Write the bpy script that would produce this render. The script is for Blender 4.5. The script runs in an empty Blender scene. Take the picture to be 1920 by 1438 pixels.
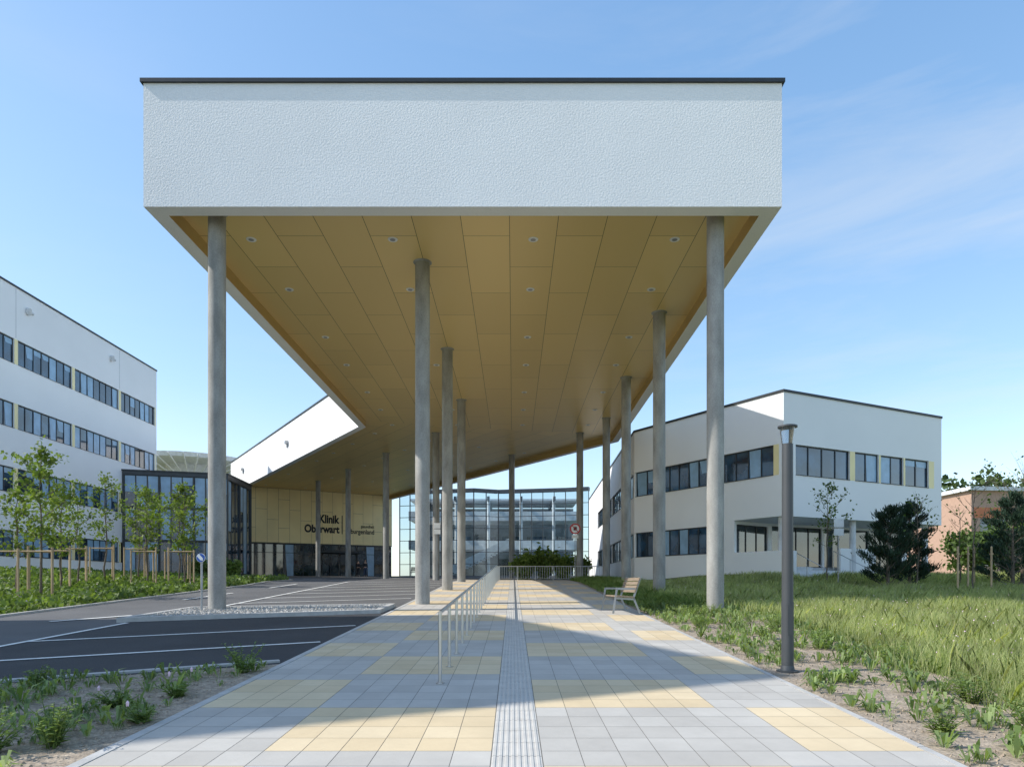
import bpy, bmesh, math, random
import numpy as np
from mathutils import Vector, Matrix
random.seed(7); rng=np.random.default_rng(11)
S=bpy.context.scene
S.view_settings.view_transform='Standard'; S.view_settings.look='None'; S.view_settings.exposure=0
H=1.7
# ------------------------------------------------------------------ helpers
def sst(a,b,x):
    t=max(0.,min(1.,(x-a)/(b-a))); return t*t*(3-2*t)
def base(Y):
    if Y<-30: return -30*.046875
    if Y<38.4: return .046875*Y
    if Y<77: return 1.8+(Y-38.4)*.0207
    return 2.6
def gz(X,Y):
    b=base(Y); z=b
    if X>6.5: z+=sst(6.5,12,X)*sst(28,38,Y)*max(0,2.3-b)
    if X<-17: z+=sst(-17,-27,X)*sst(24,38,Y)*(1-sst(44,54,Y))*max(0,2.3-b)
    return z
def link(o): S.collection.objects.link(o); return o
def finish(o,label=None,cat=None,group=None,kind=None):
    if label:o["label"]=label
    if cat:o["category"]=cat
    if group:o["group"]=group
    if kind:o["kind"]=kind
    return o
class MB:
    def __init__(s): s.v=[];s.f=[];s.m=[]
    def face(s,pts,mi=0):
        b=len(s.v); s.v+= [tuple(p) for p in pts]; s.f.append(tuple(range(b,b+len(pts)))); s.m.append(mi)
    def hexa(s,p,mi=0):
        b=len(s.v); s.v+=[tuple(q) for q in p]
        for q in ((0,3,2,1),(4,5,6,7),(0,1,5,4),(1,2,6,5),(2,3,7,6),(3,0,4,7)):
            s.f.append(tuple(b+i for i in q)); s.m.append(mi)
    def box(s,x0,x1,y0,y1,z0,z1,mi=0):
        s.hexa([(x0,y0,z0),(x1,y0,z0),(x1,y1,z0),(x0,y1,z0),(x0,y0,z1),(x1,y0,z1),(x1,y1,z1),(x0,y1,z1)],mi)
    def fbox(s,F,s0,s1,d0,d1,z0,z1,mi=0):
        s.hexa([F(s0,d0,z0),F(s1,d0,z0),F(s1,d1,z0),F(s0,d1,z0),F(s0,d0,z1),F(s1,d0,z1),F(s1,d1,z1),F(s0,d1,z1)],mi)
    def cyl(s,p0,p1,r0,r1=None,n=12,mi=0,cap=True):
        if r1 is None:r1=r0
        p0=Vector(p0);p1=Vector(p1);d=(p1-p0).normalized()
        a=d.orthogonal().normalized() if abs(d.z)<.999 else Vector((1,0,0)); c=d.cross(a)
        b=len(s.v)
        for p,r in((p0,r0),(p1,r1)):
            for i in range(n):
                t=2*math.pi*i/n; s.v.append(tuple(p+(a*math.cos(t)+c*math.sin(t))*r))
        for i in range(n):
            j=(i+1)%n; s.f.append((b+i,b+j,b+n+j,b+n+i)); s.m.append(mi)
        if cap:
            s.f.append(tuple(b+i for i in range(n))[::-1]); s.m.append(mi)
            s.f.append(tuple(b+n+i for i in range(n))); s.m.append(mi)
    def prism(s,poly,z0,z1,mi=0,bottom=True,top=True):
        n=len(poly)
        for i in range(n):
            a=poly[i];c=poly[(i+1)%n]
            s.face([(a[0],a[1],z0),(c[0],c[1],z0),(c[0],c[1],z1),(a[0],a[1],z1)],mi)
        if top:s.face([(a[0],a[1],z1) for a in poly],mi)
        if bottom:s.face([(a[0],a[1],z0) for a in poly[::-1]],mi)
    def make(s,name,mats,parent=None,origin=None,smooth=False):
        me=bpy.data.meshes.new(name)
        if parent is not None: O=Vector(parent["o"]) if "o" in parent else Vector((0,0,0))
        else: O=Vector(origin or (0,0,0))
        me.from_pydata([(Vector(p)-O)[:] for p in s.v],[],s.f)
        for m in mats: me.materials.append(m)
        me.polygons.foreach_set('material_index',s.m)
        if smooth: me.polygons.foreach_set('use_smooth',[True]*len(s.f))
        bm=bmesh.new();bm.from_mesh(me)
        bmesh.ops.remove_doubles(bm,verts=bm.verts,dist=1e-5)
        bm.to_mesh(me);bm.free()
        if smooth:
            try: me.set_sharp_from_angle(angle=math.radians(40))
            except Exception: pass
        o=bpy.data.objects.new(name,me); link(o)
        if parent is not None: o.parent=parent
        else: o.location=O
        o["o"]=tuple(O)
        return o
def empty(name,origin):
    o=bpy.data.objects.new(name,None); link(o); o.location=origin; o["o"]=tuple(origin); o.empty_display_size=.3
    return o
def arrmesh(name,V,k,mat,parent=None,origin=(0,0,0)):
    V=np.asarray(V,dtype=np.float32).reshape(-1,3)
    O=np.array(parent["o"] if parent is not None else origin,dtype=np.float32)
    V=V-O; N=len(V)//k
    me=bpy.data.meshes.new(name); me.vertices.add(len(V)); me.vertices.foreach_set('co',V.ravel())
    me.loops.add(N*k); me.loops.foreach_set('vertex_index',np.arange(N*k,dtype=np.int32))
    me.polygons.add(N); me.polygons.foreach_set('loop_start',np.arange(0,N*k,k,dtype=np.int32))
    me.update(calc_edges=True); me.validate(); me.materials.append(mat)
    o=bpy.data.objects.new(name,me); link(o)
    if parent is not None:o.parent=parent
    else:o.location=origin;o["o"]=tuple(origin)
    return o
def FR(P0,P1):
    P0=Vector(P0);P1=Vector(P1);u=(P1-P0).normalized();n=Vector((u.y,-u.x))
    def F(s,d,z):
        p=P0+u*s+n*d; return (p.x,p.y,z)
    F.L=(P1-P0).length;F.u=u;F.n=n
    return F
def offset(poly,d):
    n=len(poly);out=[]
    for i in range(n):
        a=Vector(poly[i-1]);b=Vector(poly[i]);c=Vector(poly[(i+1)%n])
        u1=(b-a).normalized();u2=(c-b).normalized()
        n1=Vector((u1.y,-u1.x));n2=Vector((u2.y,-u2.x))
        m=(n1+n2); m=m/ (m.dot(n1)) if m.length>1e-6 else n1
        p=b+m*d; out.append((p.x,p.y))
    return out
# ------------------------------------------------------------------ materials
def nt(name):
    m=bpy.data.materials.new(name);m.use_nodes=True;N=m.node_tree
    return m,N,N.nodes['Principled BSDF']
def pmat(name,c,rough=.6,metal=0,var=.12,vs=3.,bump=0,bs=60,spec=.5,c2=None,detail=4,var2=0,stretch=(1,1,1)):
    m,N,B=nt(name);n=N.nodes;l=N.links
    B.inputs['Roughness'].default_value=rough;B.inputs['Metallic'].default_value=metal
    B.inputs['Specular IOR Level'].default_value=spec
    g=n.new('ShaderNodeNewGeometry');mp=n.new('ShaderNodeMapping');mp.inputs['Scale'].default_value=stretch
    l.new(g.outputs['Position'],mp.inputs['Vector'])
    t=n.new('ShaderNodeTexNoise');t.inputs['Scale'].default_value=vs;t.inputs['Detail'].default_value=detail
    l.new(mp.outputs[0],t.inputs['Vector'])
    r=n.new('ShaderNodeMapRange');r.inputs[1].default_value=.3;r.inputs[2].default_value=.7
    l.new(t.outputs['Fac'],r.inputs[0])
    mx=n.new('ShaderNodeMix');mx.data_type='RGBA'
    a=c; b=c2 if c2 else tuple(min(1,x*(1+var)) for x in c)
    if not c2:a=tuple(x*(1-var) for x in c)
    mx.inputs[6].default_value=(*a,1);mx.inputs[7].default_value=(*b,1)
    l.new(r.outputs[0],mx.inputs[0]);last=mx.outputs[2]
    if var2:
        t3=n.new('ShaderNodeTexNoise');t3.inputs['Scale'].default_value=bs*1.3;t3.inputs['Detail'].default_value=2
        l.new(g.outputs['Position'],t3.inputs['Vector'])
        r3=n.new('ShaderNodeMapRange');r3.inputs[1].default_value=.3;r3.inputs[2].default_value=.7;r3.inputs[3].default_value=1-var2;r3.inputs[4].default_value=1+var2
        l.new(t3.outputs['Fac'],r3.inputs[0])
        vm=n.new('ShaderNodeVectorMath');vm.operation='SCALE';l.new(last,vm.inputs[0]);l.new(r3.outputs[0],vm.inputs['Scale']);last=vm.outputs[0]
    l.new(last,B.inputs['Base Color'])
    if bump:
        t2=n.new('ShaderNodeTexNoise');t2.inputs['Scale'].default_value=bs;t2.inputs['Detail'].default_value=3
        l.new(g.outputs['Position'],t2.inputs['Vector'])
        bp=n.new('ShaderNodeBump');bp.inputs['Strength'].default_value=bump;bp.inputs['Distance'].default_value=.02
        l.new(t2.outputs['Fac'],bp.inputs['Height']);l.new(bp.outputs[0],B.inputs['Normal'])
    return m
M={}
M['stucco']=pmat('stucco',(.84,.845,.85),.9,var=.025,vs=.5,bump=.5,bs=20,spec=.2,var2=.025)
M['white']=pmat('white_render',(.87,.87,.87),.85,var=.02,vs=.4,bump=.06,bs=30,spec=.2)
M['coping']=pmat('dark_coping',(.035,.04,.045),.45,metal=.3,spec=.5)
M['frame']=pmat('dark_frame',(.03,.038,.045),.4,metal=.2)
M['hallframe']=pmat('hall_frame',(.05,.057,.065),.4,metal=.2)
M['goldpanel']=pmat('gold_panel',(.90,.76,.40),.42,metal=.0,var=.05,vs=.7)
M['concrete']=pmat('column_concrete',(.235,.23,.215),.8,c2=(.40,.395,.375),vs=3.2,bump=.12,bs=25,stretch=(1,1,.35),var2=.12,detail=7)
M['asphalt']=pmat('asphalt_lane',(.09,.09,.092),.9,c2=(.125,.125,.127),vs=.5,bump=.4,bs=90,var2=.22)
M['asphaltdark']=pmat('asphalt_parking',(.028,.029,.032),.85,c2=(.042,.043,.047),vs=.8,bump=.4,bs=90,var2=.25)
M['paint']=pmat('road_paint',(.74,.74,.71),.7,var=.12,vs=14)
M['kerb']=pmat('kerb_stone',(.44,.43,.41),.8,var=.12,vs=5,bump=.2,bs=40)
M['gravel']=pmat('island_gravel',(.32,.31,.29),.95,c2=(.56,.54,.51),vs=22,bump=1.,bs=35,detail=2,var2=.3)
M['soil']=pmat('soil_mulch',(.23,.185,.14),.98,c2=(.43,.35,.265),vs=9,bump=1.,bs=28,detail=6,var2=.3)
M['ground']=pmat('meadow_ground',(.10,.13,.045),.98,c2=(.18,.18,.08),vs=1.2,bump=.8,bs=15,detail=6,var2=.3)
M['joint']=pmat('paver_joint',(.17,.16,.14),.95)
M['steel']=pmat('stainless_steel',(.55,.56,.57),.3,metal=.95,var=.03)
M['anthracite']=pmat('lamp_anthracite',(.075,.08,.085),.5,metal=.3,var=.04)
M['wood']=pmat('bench_wood',(.20,.15,.105),.6,c2=(.30,.235,.17),vs=6,stretch=(4,.5,4))
M['stake']=pmat('stake_wood',(.40,.28,.17),.8,c2=(.52,.40,.25),vs=8,stretch=(1,1,.2))
M['bark']=pmat('bark',(.10,.08,.06),.9,c2=(.17,.14,.11),vs=14,bump=.5,bs=30)
M['galv']=pmat('galvanised_grey',(.35,.36,.37),.45,metal=.6)
M['tactile']=pmat('tactile_paver',(.50,.48,.44),.8,var=.08,vs=6)
M['redpanel']=pmat('brick_red_panel',(.58,.20,.09),.7,var=.12,vs=1)
M['beige']=pmat('beige_render',(.46,.30,.22),.8,var=.06)
M['lightgrey']=pmat('slab_light_grey',(.66,.67,.68),.8)
M['hallwall']=pmat('hall_wall_grey',(.24,.26,.27),.8)
M['black']=pmat('lettering_dark',(.008,.008,.01),.5)
M['red']=pmat('sign_red',(.6,.03,.03),.4); M['blue']=pmat('sign_blue',(.02,.10,.42),.4); M['signwhite']=pmat('sign_white',(.82,.82,.81),.4)
M['skin']=pmat('skin',(.5,.33,.25),.6); M['hair']=pmat('hair',(.04,.028,.02),.7)
M['darkcloth']=pmat('dark_cloth',(.03,.03,.04),.9); M['bluecloth']=pmat('denim_cloth',(.06,.09,.16),.9)
M['flower']=pmat('flower_pink',(.75,.55,.66),.7)
def glassmat(name,c,c2,rough=.04,spec=1.,cells=(1,1,1)):
    m,N,B=nt(name);n=N.nodes;l=N.links
    g=n.new('ShaderNodeNewGeometry');t=n.new('ShaderNodeTexNoise');t.inputs['Scale'].default_value=.9
    mp=n.new('ShaderNodeMapping');mp.inputs['Scale'].default_value=cells;l.new(g.outputs['Position'],mp.inputs[0]);l.new(mp.outputs[0],t.inputs[0])
    r=n.new('ShaderNodeValToRGB');r.color_ramp.elements[0].position=.42;r.color_ramp.elements[1].position=.62
    r.color_ramp.elements[0].color=(*c,1);r.color_ramp.elements[1].color=(*c2,1)
    l.new(t.outputs['Fac'],r.inputs[0]);l.new(r.outputs[0],B.inputs['Base Color'])
    B.inputs['Roughness'].default_value=rough;B.inputs['Specular IOR Level'].default_value=spec
    B.inputs['Coat Weight'].default_value=.6;B.inputs['Coat Roughness'].default_value=.02
    return m
M['glass']=glassmat('window_glass',(.008,.026,.048),(.03,.085,.15))
M['blind']=pmat('window_blind',(.26,.42,.58),.3,var=.15,vs=2,spec=.8)
M['darkglass']=glassmat('entrance_glass',(.01,.018,.025),(.06,.085,.10))
m,N,B=nt('hall_glass');n=N.nodes;l=N.links
tr=n.new('ShaderNodeBsdfTransparent');tr.inputs[0].default_value=(.66,.76,.80,1)
gl=n.new('ShaderNodeBsdfGlossy');gl.inputs['Roughness'].default_value=.03;gl.inputs[0].default_value=(.7,.85,.95,1)
fr=n.new('ShaderNodeFresnel');fr.inputs[0].default_value=1.5
ad=n.new('ShaderNodeMath');ad.operation='ADD';ad.inputs[1].default_value=.03;l.new(fr.outputs[0],ad.inputs[0])
mx=n.new('ShaderNodeMixShader');l.new(ad.outputs[0],mx.inputs[0]);l.new(tr.outputs[0],mx.inputs[1]);l.new(gl.outputs[0],mx.inputs[2])
l.new(mx.outputs[0],n['Material Output'].inputs[0]);M['hallglass']=m
def leafmat(name,c1,c2,trans=.35,rough=.6):
    m,N,B=nt(name);n=N.nodes;l=N.links
    g=n.new('ShaderNodeNewGeometry');r=n.new('ShaderNodeMix');r.data_type='RGBA'
    r.inputs[6].default_value=(*c1,1);r.inputs[7].default_value=(*c2,1);l.new(g.outputs['Random Per Island'],r.inputs[0])
    t0=n.new('ShaderNodeTexNoise');t0.inputs['Scale'].default_value=.8;t0.inputs['Detail'].default_value=3;l.new(g.outputs['Position'],t0.inputs[0])
    m0=n.new('ShaderNodeMapRange');m0.inputs[1].default_value=.3;m0.inputs[2].default_value=.7;m0.inputs[3].default_value=.72;m0.inputs[4].default_value=1.25;l.new(t0.outputs['Fac'],m0.inputs[0])
    s0=n.new('ShaderNodeVectorMath');s0.operation='SCALE';l.new(r.outputs[2],s0.inputs[0]);l.new(m0.outputs[0],s0.inputs['Scale'])
    l.new(s0.outputs[0],B.inputs['Base Color']);B.inputs['Roughness'].default_value=rough;B.inputs['Specular IOR Level'].default_value=.3
    t=n.new('ShaderNodeBsdfTranslucent');v=n.new('ShaderNodeVectorMath');v.operation='MULTIPLY';v.inputs[1].default_value=(1.3,1.4,.5)
    l.new(s0.outputs[0],v.inputs[0]);l.new(v.outputs[0],t.inputs[0])
    mx=n.new('ShaderNodeMixShader');mx.inputs[0].default_value=trans
    l.new(B.outputs[0],mx.inputs[1]);l.new(t.outputs[0],mx.inputs[2]);l.new(mx.outputs[0],n['Material Output'].inputs[0])
    return m
M['leaf']=leafmat('leaf_green',(.10,.16,.03),(.24,.31,.08))
M['leafdark']=leafmat('leaf_mid_green',(.05,.09,.02),(.13,.19,.05))
M['shrub']=leafmat('shrub_green',(.07,.12,.03),(.20,.27,.08))
M['pine']=leafmat('pine_needles',(.012,.03,.018),(.04,.075,.045),trans=.12)
M['grass']=leafmat('meadow_grass',(.24,.30,.10),(.58,.58,.33),trans=.45)
M['grassdark']=leafmat('meadow_grass_deep',(.12,.19,.05),(.30,.37,.14),trans=.45)
M['bed']=leafmat('bed_leaf',(.13,.20,.06),(.34,.42,.19),trans=.4)
M['wood_far']=leafmat('distant_foliage',(.03,.06,.02),(.10,.15,.05),trans=.15)
def panelmat(name,ang,c,dark):
    m,N,B=nt(name);n=N.nodes;l=N.links
    g=n.new('ShaderNodeNewGeometry');mp=n.new('ShaderNodeMapping');mp.inputs['Rotation'].default_value=(0,0,ang)
    mp.inputs['Location'].default_value=(.4,.1,0)
    l.new(g.outputs['Position'],mp.inputs[0])
    b=n.new('ShaderNodeTexBrick');b.offset=.5;b.inputs['Scale'].default_value=1;b.inputs['Brick Width'].default_value=4.0;b.inputs['Row Height'].default_value=1.39
    b.inputs['Mortar Size'].default_value=.009;b.inputs['Mortar Smooth'].default_value=.1;b.inputs['Bias'].default_value=0
    b.inputs['Color1'].default_value=(*[x*.94 for x in c],1);b.inputs['Color2'].default_value=(*[x*1.05 for x in c],1);b.inputs['Mortar'].default_value=(*dark,1)
    l.new(mp.outputs[0],b.inputs[0]);l.new(b.outputs['Color'],B.inputs['Base Color'])
    B.inputs['Roughness'].default_value=.36;B.inputs['Metallic'].default_value=.15
    return m
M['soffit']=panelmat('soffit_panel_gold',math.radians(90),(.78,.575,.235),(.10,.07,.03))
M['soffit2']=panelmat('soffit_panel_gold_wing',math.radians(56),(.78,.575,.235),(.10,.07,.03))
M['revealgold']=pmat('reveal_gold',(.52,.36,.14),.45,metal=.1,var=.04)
def pavemat(name,c1,c2):
    m,N,B=nt(name);n=N.nodes;l=N.links
    g=n.new('ShaderNodeNewGeometry');r=n.new('ShaderNodeMix');r.data_type='RGBA'
    r.inputs[6].default_value=(*c1,1);r.inputs[7].default_value=(*c2,1);l.new(g.outputs['Random Per Island'],r.inputs[0])
    t=n.new('ShaderNodeTexNoise');t.inputs['Scale'].default_value=1.1;t.inputs['Detail'].default_value=8;t.inputs['Roughness'].default_value=.7;l.new(g.outputs['Position'],t.inputs[0])
    mr=n.new('ShaderNodeMapRange');mr.inputs[1].default_value=.3;mr.inputs[2].default_value=.7;mr.inputs[3].default_value=.9;mr.inputs[4].default_value=1.08;l.new(t.outputs['Fac'],mr.inputs[0])
    v=n.new('ShaderNodeVectorMath');v.operation='SCALE';l.new(r.outputs[2],v.inputs[0]);l.new(mr.outputs[0],v.inputs['Scale'])
    l.new(v.outputs[0],B.inputs['Base Color']);B.inputs['Roughness'].default_value=.85;B.inputs['Specular IOR Level'].default_value=.3
    t2=n.new('ShaderNodeTexNoise');t2.inputs['Scale'].default_value=120;l.new(g.outputs['Position'],t2.inputs[0])
    bp=n.new('ShaderNodeBump');bp.inputs['Strength'].default_value=.15;bp.inputs['Distance'].default_value=.01;l.new(t2.outputs['Fac'],bp.inputs['Height']);l.new(bp.outputs[0],B.inputs['Normal'])
    return m
M['pavegrey']=pavemat('paver_grey',(.43,.405,.365),(.50,.475,.43))
M['paveyellow']=pavemat('paver_yellow',(.60,.475,.30),(.66,.54,.36))
# ------------------------------------------------------------------ world / sun / camera
LY=.14
L=Vector((1.14,LY,-1)).normalized()
w=bpy.data.worlds.new("World");S.world=w;w.use_nodes=True;N=w.node_tree;n=N.nodes;l=N.links
bg=n['Background'];bg.inputs[1].default_value=.15
sky=n.new('ShaderNodeTexSky');sky.sky_type='NISHITA';sky.sun_disc=False
el=math.asin(-L.z);sky.sun_elevation=el;sky.sun_rotation=math.atan2(-L.x,-L.y)%(2*math.pi)
sky.air_density=1.0;sky.dust_density=.8;sky.ozone_density=1.4;sky.altitude=300
gn=n.new('ShaderNodeVectorMath');gn.operation='MULTIPLY';gn.inputs[1].default_value=(3.2,2.85,2.5);l.new(sky.outputs[0],gn.inputs[0])
tc=n.new('ShaderNodeTexCoord');mp=n.new('ShaderNodeMapping');mp.inputs['Rotation'].default_value=(.2,.75,.3);mp.inputs['Scale'].default_value=(1.2,1.5,7)
l.new(tc.outputs['Generated'],mp.inputs[0])
no=n.new('ShaderNodeTexNoise');no.inputs['Scale'].default_value=1.5;no.inputs['Detail'].default_value=9;no.inputs['Roughness'].default_value=.6;no.inputs['Distortion'].default_value=.4;l.new(mp.outputs[0],no.inputs[0])
sx=n.new('ShaderNodeSeparateXYZ');l.new(tc.outputs['Generated'],sx.inputs[0])
rp=n.new('ShaderNodeMapRange');rp.inputs[1].default_value=.45;rp.inputs[2].default_value=.8;rp.inputs[3].default_value=0;rp.inputs[4].default_value=.42;l.new(no.outputs['Fac'],rp.inputs[0])
xr=n.new('ShaderNodeMapRange');xr.inputs[1].default_value=-.1;xr.inputs[2].default_value=.4;xr.inputs[3].default_value=.25;xr.inputs[4].default_value=1;l.new(sx.outputs['X'],xr.inputs[0])
cm=n.new('ShaderNodeMath');cm.operation='MULTIPLY';l.new(rp.outputs[0],cm.inputs[0]);l.new(xr.outputs[0],cm.inputs[1])
hz=n.new('ShaderNodeMapRange');hz.inputs[1].default_value=0;hz.inputs[2].default_value=.75;hz.inputs[3].default_value=0;hz.inputs[4].default_value=1;l.new(sx.outputs['Z'],hz.inputs[0])
cr=n.new('ShaderNodeValToRGB');e=cr.color_ramp.elements;e[0].position=0;e[0].color=(.50,.70,.86,1);e[1].position=1;e[1].color=(.09,.31,.68,1)
q_=e.new(.35);q_.color=(.20,.46,.78,1)
l.new(hz.outputs[0],cr.inputs[0])
sc=n.new('ShaderNodeVectorMath');sc.operation='SCALE';sc.inputs['Scale'].default_value=1/.15;l.new(cr.outputs[0],sc.inputs[0])
m1=n.new('ShaderNodeMix');m1.data_type='RGBA';m1.inputs[0].default_value=.6;l.new(gn.outputs[0],m1.inputs[6]);l.new(sc.outputs[0],m1.inputs[7])
mx=n.new('ShaderNodeMix');mx.data_type='RGBA';mx.inputs[7].default_value=(5.8,6.0,6.2,1)
l.new(cm.outputs[0],mx.inputs[0]);l.new(m1.outputs[2],mx.inputs[6]);l.new(mx.outputs[2],bg.inputs[0])
sd=bpy.data.lights.new('sun','SUN');sd.energy=5;sd.angle=math.radians(.5);sd.color=(1,.95,.87)
so=link(bpy.data.objects.new('sun',sd));so.rotation_euler=L.to_track_quat('-Z','Y').to_euler();so.location=(-30,0,40)
cd=bpy.data.cameras.new('camera');co=link(bpy.data.objects.new('camera',cd));co.location=(0,0,H);co.rotation_euler=(math.radians(90),0,0)
cd.lens=24;cd.sensor_width=36;cd.shift_y=376/1920;cd.shift_x=-.001;cd.clip_end=3000;S.camera=co
# ------------------------------------------------------------------ ground
xs=[-900,-400,-200,-120,-80,-60]+list(np.arange(-50,51,1.))+[60,80,120,200,400,900]
ys=[-300,-100,-60,-30]+list(np.arange(-28,38,2.))+[38.4]+list(np.arange(40,77,2.))+[77,80,84,90,100,130,200,400,900,1500]
V=[(x,y,gz(x,y)) for y in ys for x in xs];nx=len(xs)
Fc=[(j*nx+i,j*nx+i+1,(j+1)*nx+i+1,(j+1)*nx+i) for j in range(len(ys)-1) for i in range(nx-1)]
me=bpy.data.meshes.new('ground');me.from_pydata(V,[],Fc);me.materials.append(M['ground'])
finish(link(bpy.data.objects.new('ground',me)),"grassy ground with bare soil patches around the hospital","ground",kind="structure")
def sheet(name,poly,off,mat,fine=False,label=None,cat=None,kind="structure",parent=None):
    bm=bmesh.new();bm.faces.new([bm.verts.new((p[0],p[1],0)) for p in poly])
    cuts=[(Vector((0,c,0)),Vector((0,1,0))) for c in (-30,38.4,77)]
    if fine:
        x0,x1=min(p[0] for p in poly),max(p[0] for p in poly);y0,y1=min(p[1] for p in poly),max(p[1] for p in poly)
        cuts+=[(Vector((c,0,0)),Vector((1,0,0))) for c in range(int(x0),int(x1)+1)]
        cuts+=[(Vector((0,c,0)),Vector((0,1,0))) for c in range(int(y0),int(y1)+1) if c%2==0]
    for c,nn in cuts:
        bmesh.ops.bisect_plane(bm,geom=bm.verts[:]+bm.edges[:]+bm.faces[:],plane_co=c,plane_no=nn,dist=1e-5)
    for v in bm.verts:v.co.z=gz(v.co.x,v.co.y)+off
    bm.normal_update()
    for f in bm.faces:
        if f.normal.z<0:f.normal_flip()
    me=bpy.data.meshes.new(name);bm.to_mesh(me);bm.free();me.materials.append(mat)
    o=link(bpy.data.objects.new(name,me))
    if parent is not None:o.parent=parent
    if kind:finish(o,label,cat,kind=kind)
    return o
PL,PR=-3.38,3.47
sheet('road',[(-13.3,-30),(PL-.12,-30),(PL-.12,46),(-1.2,46.2),(6.8,46.2),(7.4,60),(8.4,77),(6,78),(-14,80.6),(-28.2,72.2),(-26,64),(-19,55),(-14.5,45),(-13.3,34)],.012,M['asphalt'],label="grey asphalt driveway leading to the hospital entrance",cat="road")
sheet('parking_surface',[(-9.1,6.5),(PL-.12,10.0),(PL-.12,19.),(-9.3,16.6)],.02,M['asphaltdark'],label="dark asphalt parking bays",cat="parking lot")  # bays in a darker asphalt tone than the driveway lane
bedL=[(PL,-12),(PL,10.3),(-6.4,8.75),(-10.5,6.6),(-22,.5),(-22,-12)]
sheet('planting_bed',bedL,.024,M['soil'],fine=True,label="bare mulched planting bed beside the footpath",cat="planting bed")
bedR=[(PR+.02,-12),(12,-12),(5.6,5),(5.2,6.2),(5.5,7.3),(5.9,8.6),(5.8,10),(6.4,12),(6.5,14),(6.9,17),(6.0,21),(4.9,30),(4.4,45.5),(PR+.02,45.5)]
sheet('planting_bed',bedR,.024,M['soil'],fine=True,label="sandy mulched planting bed between path and meadow",cat="planting bed")
mb=MB()
tw,tl=.3115,.4025
def paveyel(x,y):
    r=math.floor((y-5.75)/1.81);f=(y-5.75)/1.81-r
    if r%2==0: return (-2.05<x<-.18) or x>2.4
    if f>.8: return False
    return x<-2.2 or (.24<x<2.15)
y0=-10.35
nr=int((46-y0)/tl);g=.003
for j in range(nr):
    ya,yb=y0+j*tl+g,y0+(j+1)*tl-g
    for (xa,xb) in ((PL,-.18),(.24,PR)):
        nn=round((xb-xa)/tw);ww=(xb-xa)/nn
        for i in range(nn):
            a,b=xa+i*ww+g,xa+(i+1)*ww-g
            mi=1 if paveyel((a+b)/2,(ya+yb)/2) else 0
            mb.face([(a,ya,base(ya)+.028),(b,ya,base(ya)+.028),(b,yb,base(yb)+.028),(a,yb,base(yb)+.028)],mi)
pv=mb.make('pavement',[M['pavegrey'],M['paveyellow']]);finish(pv,"grey and yellow concrete paver footpath",'pavement',kind='structure')
sheet('pavement',[(PL,-12),(PR,-12),(PR,46.1),(PL,46.1)],.0255,M['joint'],label="dark jointing bed under the pavers",cat="pavement")
mb=MB()
for j in range(-25,115):
    ya,yb=j*.4+.004,(j+1)*.4-.004
    if yb>46: break
    mb.face([(-.175,ya,base(ya)+.028),(.235,ya,base(ya)+.028),(.235,yb,base(yb)+.028),(-.175,yb,base(yb)+.028)])
    for i in range(8):
        a=-.168+i*.0512
        p=lambda x,y,z:(x,y,base(y)+z)
        mb.hexa([p(a,ya,.0285),p(a+.03,ya,.0285),p(a+.03,yb,.0285),p(a,yb,.0285),p(a+.004,ya,.034),p(a+.026,ya,.034),p(a+.026,yb,.034),p(a+.004,yb,.034)])
finish(mb.make('tactile_path',[M['tactile']]),"ribbed tactile guidance strip in the footpath","tactile paving",kind="structure")
def kerb(name,pts,wd,h,label,side=1):
    mb=MB()
    for (a,b) in zip(pts[:-1],pts[1:]):
        F=FR(a,b);L_=F.L;k=max(1,int(round(L_/1.0)))
        for i in range(k):
            s0,s1=i*L_/k+.006,(i+1)*L_/k-.006
            P=[F(s0,0,0),F(s1,0,0),F(s1,wd*side,0),F(s0,wd*side,0)]
            mb.hexa([(q[0],q[1],base(q[1])-.05) for q in P]+[(q[0],q[1],base(q[1])+h) for q in P])
    o=mb.make(name,[M['kerb']]);finish(o,label,"kerb",kind='structure')
kerb('kerb',[(PL-.002,-10),(PL-.002,46)],.10,.034,"flush pale kerb stones along the footpath",-1)
kerb('kerb',[(-3.55,10.42),(-6.4,8.9),(-9.5,7.25),(-13.3,5.2)],.12,.05,"pale kerb stones between planting bed and parking")
kerb('kerb',[(-13.3,5.2),(-13.3,34),(-14.5,45),(-19,55),(-26,64)],.14,.07,"pale kerb along the driveway edge",-1)
kerb('kerb',[(PR+.002,-10),(PR+.002,45.5)],.07,.034,"narrow edging stones along the footpath",1)
isl=[(-9.5,16.35),(-3.65,18.75),(-3.62,21.0),(-9.3,19.75)]
mb=MB()
n4=len(isl);inn=offset(isl,-.16)
for i in range(n4):
    a,b,c,d=isl[i],isl[(i+1)%n4],inn[(i+1)%n4],inn[i]
    mb.hexa([(p[0],p[1],base(p[1])-.05) for p in (a,b,c,d)]+[(p[0],p[1],base(p[1])+.13) for p in (a,b,c,d)])
finish(mb.make('kerb',[M['kerb']]),"raised kerb around the gravel island","kerb",kind="structure")
sheet('gravel_island',inn,.10,M['gravel'],label="gravel filled traffic island",cat="traffic island")
pv_=[]
for i in range(3600):
    a,b=random.random(),random.random()
    x=-9.2+a*5.4; ylo=16.35+(x+9.5)*.41+.3; yhi=19.75+(x+9.3)*.22-.3; y=ylo+b*(yhi-ylo)
    s=random.uniform(.025,.06);z=base(y)+.10
    pts=[(x+random.uniform(-s,s),y+random.uniform(-s,s),z+random.uniform(0,.01)) for _ in range(3)];top=(x,y,z+s)
    for q in ((0,1),(1,2),(2,0)): pv_+= [pts[q[0]],pts[q[1]],top]
finish(arrmesh('island_pebbles',pv_,3,M['gravel']),"loose grey pebbles on the traffic island","gravel",kind="stuff")
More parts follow.
